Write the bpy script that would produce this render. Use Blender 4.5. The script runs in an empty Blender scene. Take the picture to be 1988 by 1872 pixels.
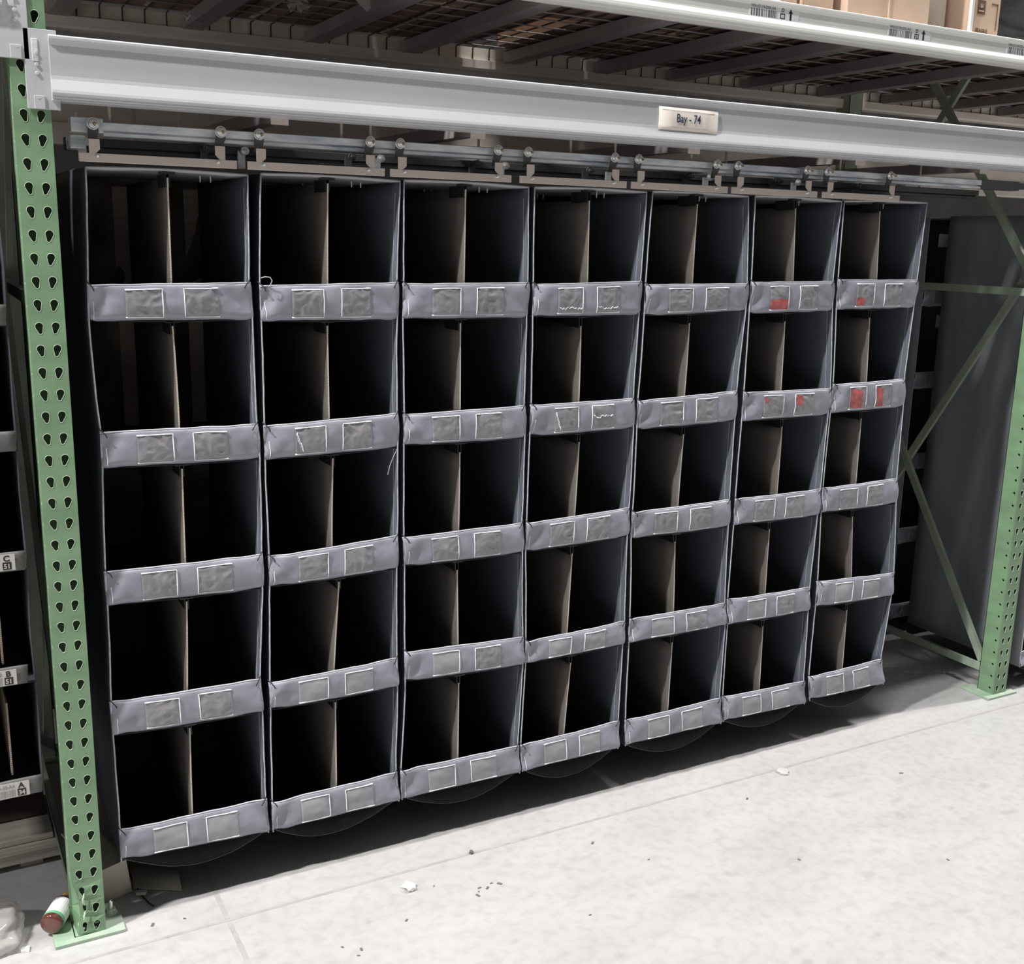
import bpy, bmesh, math, random
from mathutils import Vector, Matrix, noise
random.seed(7)
# ---------------------------------------------------------------- camera, light, exposure
S = bpy.context.scene
COL = S.collection
cam_d = bpy.data.cameras.new('camera')
cam_d.sensor_fit = 'HORIZONTAL'; cam_d.sensor_width = 36.0
cam_d.lens = 2116.75 / 1988 * 36.0
cam_d.clip_start = 0.05; cam_d.clip_end = 100
cam = bpy.data.objects.new('camera', cam_d); COL.objects.link(cam)
R_ = Vector((0.8783840, -0.4774476, 0.0220299)); U_ = Vector((0.0858084, 0.2028736, 0.9754380)); F_ = Vector((0.4701898, 0.8549187, -0.2191700))
m = Matrix.Identity(4)
for i in range(3):
    m[i][0] = R_[i]; m[i][1] = U_[i]; m[i][2] = -F_[i]
m.translation = Vector((-0.2662656, -2.6745459, 1.7782007))
cam.matrix_world = m
S.camera = cam
w = bpy.data.worlds.new('world'); S.world = w; w.use_nodes = True
w.node_tree.nodes['Background'].inputs[0].default_value = (0.93, 0.95, 1.0, 1)
w.node_tree.nodes['Background'].inputs[1].default_value = 0.125
def area(name, loc, sx, sy, power, color=(1, 0.988, 0.975)):
    d = bpy.data.lights.new(name, 'AREA'); d.shape = 'RECTANGLE'; d.size = sx; d.size_y = sy
    d.energy = power; d.color = color
    o = bpy.data.objects.new(name, d); COL.objects.link(o); o.location = loc
    return o
# the linear high bay lamps over the aisle (they hang 8 m up, out of frame)
for x, y, p in ((-10.0, -1.5, 900), (-4.4, -1.5, 1250), (1.6, -0.75, 260), (8.2, -0.6, 760), (14.0, -0.6, 500)):
    area('high_bay_lamp', (x, y, 8.0), 1.3, 0.2, p)
S.view_settings.view_transform = 'Standard'; S.view_settings.look = 'None'
S.view_settings.gamma = 1.0; S.view_settings.use_curve_mapping = False
S.view_settings.exposure = 0.0
# ---------------------------------------------------------------- materials
MATS = {}
def mat(name, col, rough=0.6, metal=0.0, spec=0.5, var=0.0, vscale=8.0, bump=0.0, bscale=40.0, col2=None, stretch=None, coat=0.0, alpha=1.0, rvar=0.0, det=4.0):
    if name in MATS: return MATS[name]
    M = bpy.data.materials.new(name); M.use_nodes = True
    nt = M.node_tree; b = nt.nodes['Principled BSDF']
    b.inputs['Base Color'].default_value = (*col, 1)
    b.inputs['Roughness'].default_value = rough; b.inputs['Metallic'].default_value = metal
    b.inputs['Specular IOR Level'].default_value = spec
    b.inputs['Coat Weight'].default_value = coat
    b.inputs['Alpha'].default_value = alpha
    tc = nt.nodes.new('ShaderNodeTexCoord'); mp = nt.nodes.new('ShaderNodeMapping')
    nt.links.new(tc.outputs['Object'], mp.inputs[0])
    if stretch: mp.inputs['Scale'].default_value = stretch
    if var or col2:
        n = nt.nodes.new('ShaderNodeTexNoise'); n.inputs['Scale'].default_value = vscale; n.inputs['Detail'].default_value = det
        nt.links.new(mp.outputs[0], n.inputs['Vector'])
        r = nt.nodes.new('ShaderNodeValToRGB'); r.color_ramp.elements[0].position = 0.35; r.color_ramp.elements[1].position = 0.65
        c2 = col2 if col2 else tuple(min(1, c * (1 + var)) for c in col)
        c1 = col if col2 else tuple(c * (1 - var) for c in col)
        r.color_ramp.elements[0].color = (*c1, 1); r.color_ramp.elements[1].color = (*c2, 1)
        nt.links.new(n.outputs['Fac'], r.inputs[0]); nt.links.new(r.outputs[0], b.inputs['Base Color'])
        if rvar:
            mr = nt.nodes.new('ShaderNodeMapRange'); mr.inputs['To Min'].default_value = rough - rvar; mr.inputs['To Max'].default_value = rough + rvar
            nt.links.new(n.outputs['Fac'], mr.inputs[0]); nt.links.new(mr.outputs[0], b.inputs['Roughness'])
    if bump:
        n2 = nt.nodes.new('ShaderNodeTexNoise'); n2.inputs['Scale'].default_value = bscale; n2.inputs['Detail'].default_value = 3
        nt.links.new(mp.outputs[0], n2.inputs['Vector'])
        bp = nt.nodes.new('ShaderNodeBump'); bp.inputs['Strength'].default_value = bump; bp.inputs['Distance'].default_value = 0.004
        nt.links.new(n2.outputs['Fac'], bp.inputs['Height']); nt.links.new(bp.outputs[0], b.inputs['Normal'])
    MATS[name] = M
    return M
def weave(name, col, rough, scale, strength):
    M = mat(name, col, rough, var=0.08, vscale=3.0)
    nt = M.node_tree; b = nt.nodes['Principled BSDF']
    mp = [n for n in nt.nodes if n.type == 'MAPPING'][0]
    wv = nt.nodes.new('ShaderNodeTexWave'); wv.inputs['Scale'].default_value = scale; wv.bands_direction = 'Z'
    nt.links.new(mp.outputs[0], wv.inputs[0])
    bp = nt.nodes.new('ShaderNodeBump'); bp.inputs['Strength'].default_value = strength; bp.inputs['Distance'].default_value = 0.001
    nt.links.new(wv.outputs['Fac'], bp.inputs['Height']); nt.links.new(bp.outputs[0], b.inputs['Normal'])
    return M
band_m = mat('grey_coated_fabric', (0.285, 0.287, 0.335), 0.42, var=0.10, vscale=14, bump=0.25, bscale=28, spec=0.5, rvar=0.1)
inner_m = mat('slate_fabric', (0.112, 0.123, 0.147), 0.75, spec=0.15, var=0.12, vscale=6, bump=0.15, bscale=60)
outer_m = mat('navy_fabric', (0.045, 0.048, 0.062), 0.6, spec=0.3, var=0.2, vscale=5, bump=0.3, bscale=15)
tarp_m = mat('grey_tarp_fabric', (0.23, 0.24, 0.26), 0.6, spec=0.3, var=0.15, vscale=3, stretch=(1, 3, .4), bump=0.2, bscale=6)
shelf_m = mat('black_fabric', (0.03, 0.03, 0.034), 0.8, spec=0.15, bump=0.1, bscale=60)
top_m = mat('top_fabric', (0.36, 0.35, 0.37), 0.6, spec=0.25, var=0.1, vscale=5, bump=0.2, bscale=25)
hem_m = mat('hem_piping', (0.42, 0.43, 0.48), 0.7, var=0.15, vscale=60)
board_m = mat('coated_board', (0.138, 0.127, 0.115), 0.8, spec=0.15, var=0.06, vscale=20, bump=0.1, bscale=120)
boardedge_m = weave('corrugated_edge', (0.60, 0.52, 0.44), 0.8, 90, 0.8)
clip_m = mat('black_plastic', (0.012, 0.012, 0.013), 0.45)
cord_m = mat('black_cord', (0.02, 0.02, 0.024), 0.8)
stitch_m = mat('white_thread', (0.92, 0.92, 0.94), 0.6)
vinyl_m = mat('pocket_vinyl', (0.235, 0.228, 0.245), 0.24, spec=0.7, bump=0.5, bscale=45, var=0.12, vscale=40)
vinyl_matte_m = mat('pocket_vinyl_matte', (0.33, 0.325, 0.345), 0.5, spec=0.4, bump=0.08, bscale=12, var=0.05, vscale=10)
red_m = mat('faded_red_sticker', (0.42, 0.10, 0.10), 0.6, var=0.25, vscale=50)
wrap_m = mat('black_stretch_wrap', (0.10, 0.082, 0.072), 0.38, spec=0.4, bump=1.0, bscale=14, var=0.4, vscale=9)
brown_m = weave('brown_corrugated_strip', (0.66, 0.54, 0.45), 0.7, 45, 1.0)
bracket_m = mat('warm_grey_steel', (0.56, 0.485, 0.43), 0.42, metal=0.15, var=0.06, vscale=5)
galv_m = mat('galvanised_steel', (0.82, 0.91, 1.0), 0.3, metal=0.35, var=0.35, vscale=9, stretch=(1, 4, 4), rvar=0.12)
darksteel_m = mat('dull_dark_steel', (0.10, 0.10, 0.105), 0.5, metal=0.4)
chrome_m = mat('zinc_bolt', (0.80, 0.80, 0.79), 0.2, metal=0.7)
brass_m = mat('brass_tip', (0.75, 0.62, 0.30), 0.2, metal=1.0)
beam_m = mat('grey_painted_steel', (0.50, 0.50, 0.52), 0.30, spec=0.5, var=0.035, vscale=5, stretch=(0.6, 1, 2), bump=0.05, bscale=6)
cream_m = mat('white_painted_steel', (0.78, 0.78, 0.75), 0.30, spec=0.5, var=0.03, vscale=5)
creamdim_m = mat('cream_painted_steel', (0.86, 0.79, 0.71), 0.5, var=0.08, vscale=8, stretch=(0.5, 1, 3))
green_m = mat('green_painted_steel', (0.185, 0.30, 0.175), 0.42, spec=0.4, var=0.12, vscale=7, stretch=(1, 1, 2.2), bump=0.04, bscale=30)
brace_m = mat('grey_green_brace_paint', (0.29, 0.345, 0.27), 0.5, var=0.12, vscale=7)
sling_m = mat('black_sling_fabric', (0.012, 0.0115, 0.013), 0.8, spec=0.1)
outer2_m = mat('shadow_navy_fabric', (0.022, 0.023, 0.032), 0.7, spec=0.2)  # darker copy of the navy; shade of the bag gaps put into the colour
palegreen_m = mat('scraped_green_edge', (0.46, 0.56, 0.40), 0.5)
deck_m = mat('deck_channel_steel', (0.32, 0.29, 0.28), 0.5, metal=0.1, var=0.1, vscale=6)
wire_m = mat('deck_wire', (0.40, 0.36, 0.35), 0.4, metal=0.4)
darkwire_m = mat('waterfall_wire', (0.06, 0.052, 0.048), 0.5, metal=0.2)
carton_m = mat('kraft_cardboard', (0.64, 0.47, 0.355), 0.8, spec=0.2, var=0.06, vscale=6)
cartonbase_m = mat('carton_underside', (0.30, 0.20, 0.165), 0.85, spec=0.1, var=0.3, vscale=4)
cartondusty_m = mat('dusty_cardboard', (0.58, 0.52, 0.45), 0.85, spec=0.1, var=0.1, vscale=9)
print_m = mat('brown_print', (0.16, 0.09, 0.06), 0.8)
plank_m = mat('weathered_plank', (0.46, 0.42, 0.37), 0.8, col2=(0.62, 0.58, 0.52), vscale=12, stretch=(0.4, 4, 14), bump=0.3, bscale=30)
paper_m = mat('label_paper', (0.78, 0.71, 0.65), 0.6, var=0.02, vscale=10)
white_m = mat('white_sticker', (0.85, 0.85, 0.84), 0.5)
dimsticker_m = mat('old_sticker', (0.50, 0.48, 0.455), 0.5)
black_m = mat('black_ink', (0.012, 0.012, 0.013), 0.5)
ink_m = mat('blue_black_ink', (0.02, 0.03, 0.07), 0.6)
inkfade_m = mat('faded_ink', (0.25, 0.25, 0.25), 0.6)
far_m = mat('backdrop_dark', (0.03, 0.028, 0.027), 0.8, var=0.4, vscale=2, spec=0.1)
# concrete floor
def concrete():
    M = bpy.data.materials.new('polished_concrete'); M.use_nodes = True
    nt = M.node_tree; b = nt.nodes['Principled BSDF']; N = nt.nodes.new; L = nt.links.new
    tc = N('ShaderNodeTexCoord')
    def noise_(s, d, st=(1, 1, 1), rot=0):
        mp = N('ShaderNodeMapping'); mp.inputs['Scale'].default_value = st; mp.inputs['Rotation'].default_value = (0, 0, rot)
        L(tc.outputs['Object'], mp.inputs[0])
        n = N('ShaderNodeTexNoise'); n.inputs['Scale'].default_value = s; n.inputs['Detail'].default_value = d
        L(mp.outputs[0], n.inputs['Vector']); return n
    n1 = noise_(3.0, 8, (1, 2.2, 1), 0.5); n2 = noise_(30, 6); n3 = noise_(9, 3, (1, 1.8, 1), -0.35)
    r1 = N('ShaderNodeValToRGB'); r1.color_ramp.elements[0].position = .3; r1.color_ramp.elements[1].position = .72
    r1.color_ramp.elements[0].color = (0.412, 0.404, 0.398, 1); r1.color_ramp.elements[1].color = (0.468, 0.460, 0.453, 1)
    L(n1.outputs['Fac'], r1.inputs[0])
    r2 = N('ShaderNodeValToRGB'); r2.color_ramp.elements[0].position = .25; r2.color_ramp.elements[1].position = .55
    r2.color_ramp.elements[0].color = (0.86, 0.86, 0.86, 1); r2.color_ramp.elements[1].color = (1, 1, 1, 1)
    L(n2.outputs['Fac'], r2.inputs[0])
    r3 = N('ShaderNodeValToRGB'); r3.color_ramp.elements[0].position = .27; r3.color_ramp.elements[1].position = .38
    r3.color_ramp.elements[0].color = (0.88, 0.87, 0.865, 1); r3.color_ramp.elements[1].color = (1, 1, 1, 1)
    L(n3.outputs['Fac'], r3.inputs[0])
    m1 = N('ShaderNodeMix'); m1.data_type = 'RGBA'; m1.blend_type = 'MULTIPLY'; m1.inputs[0].default_value = 1
    L(r1.outputs[0], m1.inputs[6]); L(r2.outputs[0], m1.inputs[7])
    m2 = N('ShaderNodeMix'); m2.data_type = 'RGBA'; m2.blend_type = 'MULTIPLY'; m2.inputs[0].default_value = 1
    L(m1.outputs[2], m2.inputs[6]); L(r3.outputs[0], m2.inputs[7]); L(m2.outputs[2], b.inputs['Base Color'])
    b.inputs['Roughness'].default_value = 0.5; b.inputs['Specular IOR Level'].default_value = 0.35
    bp = N('ShaderNodeBump'); bp.inputs['Strength'].default_value = 0.12; bp.inputs['Distance'].default_value = 0.003
    L(n2.outputs['Fac'], bp.inputs['Height']); L(bp.outputs[0], b.inputs['Normal'])
    return M
floor_m = concrete()
joint_m = mat('slab_joint', (0.355, 0.345, 0.335), 0.6, var=0.1, vscale=20)
def film():
    M = bpy.data.materials.new('clear_film'); M.use_nodes = True
    nt = M.node_tree; b = nt.nodes['Principled BSDF']
    b.inputs['Base Color'].default_value = (0.62, 0.59, 0.57, 1); b.inputs['Roughness'].default_value = 0.18
    b.inputs['Alpha'].default_value = 0.5
    return M
film_m = film()
# ---------------------------------------------------------------- mesh helpers
ORG = {}
class MB:
    def __init__(s): s.v = []; s.f = []; s.mi = []; s.m = 0
    def add(s, vs, fs, mi=None):
        k = len(s.v); s.v += [tuple(p) for p in vs]
        for f in fs: s.f.append(tuple(i + k for i in f)); s.mi.append(s.m if mi is None else mi)
        return s
    def box(s, x0, x1, y0, y1, z0, z1, mi=None):
        return s.add([(x0, y0, z0), (x1, y0, z0), (x1, y1, z0), (x0, y1, z0), (x0, y0, z1), (x1, y0, z1), (x1, y1, z1), (x0, y1, z1)],
                     [(0, 3, 2, 1), (4, 5, 6, 7), (0, 1, 5, 4), (1, 2, 6, 5), (2, 3, 7, 6), (3, 0, 4, 7)], mi)
    def obox(s, c, ax, ay, az, hx, hy, hz, mi=None):
        c = Vector(c); P = []
        for sz in (-1, 1):
            for sx, sy in ((-1, -1), (1, -1), (1, 1), (-1, 1)): P.append(c + ax * hx * sx + ay * hy * sy + az * hz * sz)
        return s.add(P, [(0, 3, 2, 1), (4, 5, 6, 7), (0, 1, 5, 4), (1, 2, 6, 5), (2, 3, 7, 6), (3, 0, 4, 7)], mi)
    def bar(s, a, b, wx, wz, up=(0, 0, 1), mi=None):
        a = Vector(a); b = Vector(b); d = (b - a).normalized(); up = Vector(up)
        sd = d.cross(up).normalized(); u = sd.cross(d).normalized()
        return s.obox((a + b) / 2, d, sd, u, (b - a).length / 2, wx / 2, wz / 2, mi)
    def tube(s, pts, r, n=6, mi=None, cap=True):
        pts = [Vector(p) for p in pts]; rs = r if isinstance(r, (list, tuple)) else [r] * len(pts)
        k = len(pts); V = []; F = []
        pu = None
        for i, p in enumerate(pts):
            t = (pts[min(i + 1, k - 1)] - pts[max(i - 1, 0)]).normalized()
            if pu is None: pu = Vector((0, 0, 1)) if abs(t.z) < .9 else Vector((1, 0, 0))
            a = t.cross(pu).normalized(); b_ = a.cross(t).normalized(); pu = b_
            for j in range(n):
                th = 2 * math.pi * j / n; V.append(p + (a * math.cos(th) + b_ * math.sin(th)) * rs[i])
        for i in range(k - 1):
            for j in range(n): F.append((i * n + j, i * n + (j + 1) % n, (i + 1) * n + (j + 1) % n, (i + 1) * n + j))
        if cap: F.append(tuple(range(n - 1, -1, -1))); F.append(tuple((k - 1) * n + j for j in range(n)))
        return s.add(V, F, mi)
    def cyl(s, a, b, r, n=12, mi=None, r2=None): return s.tube([a, b], [r, r if r2 is None else r2], n, mi)
    def grid(s, fn, nu, nv, mi=None):
        V = [fn(i / nu, j / nv) for j in range(nv + 1) for i in range(nu + 1)]
        F = [(j * (nu + 1) + i, j * (nu + 1) + i + 1, (j + 1) * (nu + 1) + i + 1, (j + 1) * (nu + 1) + i) for j in range(nv) for i in range(nu)]
        return s.add(V, F, mi)
    def prof(s, pts, x0, x1, mi=None, ns=1):
        # closed profile of (y, z) points, swept along x
        k = len(pts); V = []
        for i in range(ns + 1):
            x = x0 + (x1 - x0) * i / ns
            V += [(x, y, z) for y, z in pts]
        F = []
        for i in range(ns):
            F += [(i * k + j, i * k + (j + 1) % k, (i + 1) * k + (j + 1) % k, (i + 1) * k + j) for j in range(k)]
        F += [tuple(range(k - 1, -1, -1)), tuple(ns * k + j for j in range(k))]
        return s.add(V, F, mi)
    def build(s, name, mats, parent=None, label=None, cat=None, group=None, kind=None, smooth=False, solid=0, bevel=0, off=-1):
        if not isinstance(mats, (list, tuple)): mats = [mats]
        if parent is not None: o3 = Vector(ORG[parent.name])
        else:
            xs = [p[0] for p in s.v]; ys = [p[1] for p in s.v]; zs = [p[2] for p in s.v]
            o3 = Vector(((min(xs) + max(xs)) / 2, (min(ys) + max(ys)) / 2, min(zs)))
        me = bpy.data.meshes.new(name)
        me.from_pydata([(p[0] - o3[0], p[1] - o3[1], p[2] - o3[2]) for p in s.v], [], s.f)
        for M in mats: me.materials.append(M)
        me.polygons.foreach_set('material_index', s.mi)
        bm = bmesh.new(); bm.from_mesh(me); bmesh.ops.recalc_face_normals(bm, faces=bm.faces); bm.to_mesh(me); bm.free()
        if smooth: me.polygons.foreach_set('use_smooth', [True] * len(me.polygons))
        o = bpy.data.objects.new(name, me); COL.objects.link(o)
        if parent is not None: o.parent = parent
        else: o.location = o3
        ORG[o.name] = tuple(o3)
        if solid:
            md = o.modifiers.new('solid', 'SOLIDIFY'); md.thickness = solid; md.offset = off
        if bevel:
            md = o.modifiers.new('bevel', 'BEVEL'); md.width = bevel; md.segments = 2; md.limit_method = 'ANGLE'
        tag(o, label, cat, group, kind)
        return o
def tag(o, label=None, cat=None, group=None, kind=None):
    if label: o['label'] = label
    if cat: o['category'] = cat
    if group: o['group'] = group
    if kind: o['kind'] = kind
def thing(name, label, cat, loc, group=None, kind=None):
    o = bpy.data.objects.new(name, None); COL.objects.link(o); o.location = loc; o.empty_display_size = 0.05
    ORG[o.name] = tuple(loc); tag(o, label, cat, group, kind); return o
def text(body, name, M, parent, loc, size, sx=1.0, align='LEFT', ext=0.0003, shear=0, rot=(math.pi / 2, 0, 0), bold=0.0):
    cu = bpy.data.curves.new(name, 'FONT'); cu.body = body; cu.size = size; cu.extrude = ext; cu.align_x = align; cu.shear = shear; cu.offset = bold
    t = bpy.data.objects.new(name, cu); COL.objects.link(t)
    bpy.context.view_layer.update()
    dg = bpy.context.evaluated_depsgraph_get()
    me = bpy.data.meshes.new_from_object(t.evaluated_get(dg)); COL.objects.unlink(t); bpy.data.objects.remove(t)
    me.transform(Matrix.LocRotScale(Vector(loc) - Vector(ORG[parent.name]), __import__('mathutils').Euler(rot), Vector((sx, 1, 1))))
    me.materials.clear(); me.materials.append(M)
    o = bpy.data.objects.new(name, me); COL.objects.link(o); o.parent = parent; ORG[o.name] = ORG[parent.name]
    return o
def nz(x, y, z=0.0): return noise.noise(Vector((x, y, z)))
# ---------------------------------------------------------------- setting
fl = MB().box(-14, 22, -12, 1.6, -0.1, 0).build('floor', floor_m, kind='structure')
for a in ((-6, 12, -0.093, -0.083), ):
    MB().box(a[0], a[1], a[2], a[3], 0.0, 0.0006).build('joint', joint_m, parent=fl)
MB().box(0.325, 0.337, -6, -0.094, 0.0, 0.0006).build('joint', joint_m, parent=fl)
MB().box(0.325, 0.337, -0.082, 1.2, 0.0, 0.0006).build('joint', joint_m, parent=fl)
MB().box(-14, 22, 1.5, 1.6, 0, 2.62).build('dark_backdrop', far_m, kind='structure')  # added dark backdrop for the unlit depth behind the rack, also closes off light
ceil_m = mat('ceiling_sheet', (0.55, 0.55, 0.55), 0.7)
MB().box(-14, 22, -12, 12, 9.0, 9.1).build('ceiling', ceil_m, kind='structure')
# ---------------------------------------------------------------- upright frames
P_ = 0.0508
def hole_plate(w, h0, n, pitch, shapes, th):
    """flat plate in x (-w/2..w/2), z (h0.. ) with n pitches of punched holes; returns mesh (front at y=0, back y=th)"""
    cu = bpy.data.curves.new('c', 'CURVE'); cu.dimensions = '2D'; cu.fill_mode = 'BOTH'; cu.extrude = th / 2
    def poly(pts):
        sp = cu.splines.new('POLY'); sp.points.add(len(pts) - 1)
        for p, q in zip(sp.points, pts): p.co = (q[0], q[1], 0, 1)
        sp.use_cyclic_u = True
    poly([(-w / 2, 0), (w / 2, 0), (w / 2, pitch), (-w / 2, pitch)])
    for s in shapes: poly(s)
    o = bpy.data.objects.new('c', cu); COL.objects.link(o); bpy.context.view_layer.update()
    me = bpy.data.meshes.new_from_object(o.evaluated_get(bpy.context.evaluated_depsgraph_get()))
    COL.objects.unlink(o); bpy.data.objects.remove(o)
    V = [tuple(v.co) for v in me.vertices]; F = []; MI = []
    for p in me.polygons:
        c = p.center
        wall = abs(p.normal.z) < 0.5
        if wall and (c.y < 1e-4 or c.y > pitch - 1e-4): continue
        F.append(tuple(p.vertices)); MI.append(1 if wall and abs(abs(c.x) - w / 2) > 1e-4 else 0)
    return V, F, MI
def teardrop(cx, cz, lean):
    pts = []
    R = 0.0088; r = 0.0043
    for k in range(11):
        a = math.radians(-25 + 230 * k / 10); pts.append((cx + R * math.cos(a), cz + 0.0046 + R * math.sin(a)))
    for k in range(6):
        a = math.radians(195 + 150 * k / 5); pts.append((cx + lean + r * math.cos(a), cz - 0.0090 + r * math.sin(a)))
    return pts[::-1]
def circ(cx, cz, r, n=12): return [(cx + r * math.cos(-2 * math.pi * k / n), cz + r * math.sin(-2 * math.pi * k / n)) for k in range(n)]
DX = 0.0175
FRONT = hole_plate(0.0762, 0, 1, P_, [teardrop(-DX, P_ / 2, 0.0022), teardrop(DX, P_ / 2, -0.0022)], 0.0026)
SIDE = hole_plate(0.074, 0, 1, P_, [circ(-0.0195, P_ / 2, 0.0052)], 0.0026)
def post_mesh(mb, z0, n, dent=False):
    # z0 = height of the lowest pitch; front plate then the two side plates
    for i in range(n):
        zb = z0 + i * P_
        V, F, MI = FRONT
        mb_add(mb, [(x, 0.0013 + z, zb + y) for x, y, z in V], F, MI, dent)
        V, F, MI = SIDE
        for sx in (-1, 1):
            mb_add(mb, [(sx * (0.0368 + z), 0.039 + x, zb + y) for x, y, z in V], F, MI, dent)
def mb_add(mb, V, F, MI, dent):
    if dent:
        W = []
        for x, y, z in V:
            if z < 0.165:
                k = max(0, 1 - abs(z - 0.075) / 0.088); k = k ** 0.6
                c = max(0, (-x - 0.002) / 0.036)
                if y < 0.03:
                    x += 0.021 * k * c; y += 0.012 * k * c + 0.003 * k * nz(x * 90, z * 90)
                elif x < 0: x += 0.006 * k
            W.append((x, y, z))
        V = W
    k = len(mb.v); mb.v += V
    for f, m_ in zip(F, MI): mb.f.append(tuple(i + k for i in f)); mb.mi.append(m_)
def shift(mb, d, k0=0):
    for i in range(k0, len(mb.v)): mb.v[i] = (mb.v[i][0] + d[0], mb.v[i][1] + d[1], mb.v[i][2] + d[2])
def brace(root, a, b, name='brace', xo=-.016, fl=1):
    # open channel strut between two points of the frame plane
    a = Vector(a); b = Vector(b); d = (b - a).normalized(); sx = Vector((1, 0, 0)); u = d.cross(sx).normalized()
    mb = MB(); c = (a + b) / 2; L = (b - a).length / 2
    mb.obox(c, d, sx, u, L, 0.0012, 0.0145)
    mb.obox(c + u * 0.0133 + sx * .008 * fl, d, sx, u, L, 0.008, 0.0012); mb.obox(c - u * 0.0133 + sx * .008 * fl, d, sx, u, L, 0.008, 0.0012)
    shift(mb, (xo, 0, 0))
    return mb.build(name, brace_m, root)
def frame(x, z_hole0, label, n=60, dent=False, bolts=()):
    r = thing('upright_frame', label, 'rack upright', (x, 0.04, 0))
    z0 = z_hole0 - P_ / 2
    while z0 - P_ > 0.003: z0 -= P_
    mb = MB(); post_mesh(mb, z0, n, dent)
    mb.box(-0.0381, 0.0381, 0, 0.0026, 0.0095, z0, 0); mb.box(-0.0381, -0.0355, 0, 0.076, 0.0095, z0, 0); mb.box(0.0355, 0.0381, 0, 0.076, 0.0095, z0, 0)
    mb.box(-0.0381, 0.0381, 0.0735, 0.076, 0.0095, 3.0, 0)
    shift(mb, (x, 0, 0)); mb.build('front_post', [green_m, palegreen_m], r)
    if True:     # bare rims of the punched holes
        mb = MB()
        for i in range(n):
            for s_ in (-1, 1):
                pts = teardrop(s_ * DX, P_ / 2, -s_ * .0022)
                if dent and i < 3 and s_ < 0: continue
                zb_ = z0 + i * P_
                if zb_ > 2.6: continue
                mb.tube([(x + a, -.0002, zb_ + b) for a, b in pts + pts[:1]], .00045, 4, cap=False)
        mb.build('hole_rim', palegreen_m, r, kind='stuff')
    mb = MB(); mb.box(x - .038, x + .038, 1.146, 1.1485, .0095, 3.0); mb.box(x - .038, x - .0355, 1.07, 1.146, .0095, 3.0); mb.box(x + .0355, x + .038, 1.07, 1.146, .0095, 3.0)
    mb.box(x - .038, x + .038, 1.07, 1.0725, .0095, 3.0)
    mb.build('rear_post', brace_m, r)
    MB().box(x - .086, x + .084, -.019, .12, 0, .0095).build('base_plate', palebase_m, r, bevel=.0015)
    MB().box(x - .086, x + .084, 1.04, 1.18, 0, .0095).build('base_plate', palebase_m, r)
    for zz in (0.10, 1.617): brace(r, (x, .074, zz), (x, 1.072, zz), 'strut', xo=-.034, fl=1)
    brace(r, (x, .09, .12), (x, 1.06, 1.60)); brace(r, (x, .10, 1.70), (x, 1.06, 3.0))
    brace(r, (x, .125, 1.66), (x, 1.04, .12), xo=.002); brace(r, (x, .10, 3.0), (x, 1.04, 1.66), xo=.002)
    for bx, by in bolts:
        mb = MB(); mb.cyl((bx, by, .0095), (bx, by, .0125), .0165, 20); mb.cyl((bx, by, .0125), (bx, by, .0235), .0125, 6); mb.cyl((bx, by, .0235), (bx, by, .046), .0062, 10); mb.cyl((bx, by, .046), (bx, by, .048), .0062, 10, r2=.003)
        mb.build('anchor_bolt', chrome_m, r)
    return r
palebase_m = mat('dusty_green_plate', (0.30, 0.42, 0.30), 0.55, col2=(0.40, 0.46, 0.38), vscale=18)
fL = frame(0.0, 2.113, 'green perforated steel upright with a torn dent near its foot, left of the grey bins', dent=True, bolts=((.061, .068), (-.064, .085)))
MB().box(.0381, .0398, .012, .034, .905, .947).build('yellow_sticker', mat('yellow_plastic', (.8, .62, .06), .5), fL, label='small yellow sticker on the side of the upright')
mb = MB()   # torn scraped edge on the dented corner
for z0, z1 in ((.045, .078), (.092, .128)):
    pts = [(-.008 - .006 * math.sin(math.pi * k / 8) * (1 if k % 2 else .6), .0015 - .006 * math.sin(math.pi * k / 8), z0 + (z1 - z0) * k / 8) for k in range(9)]
    mb.tube(pts, [.0008 + .0020 * math.sin(math.pi * k / 8) for k in range(9)], 6)
mb.build('torn_edge', palegreen_m, fL, smooth=True, label='bare scraped steel lip of the dented corner')
fR = frame(3.4907, .0331, 'green perforated steel upright with clean base plate, right of the grey bins', bolts=())
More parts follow.
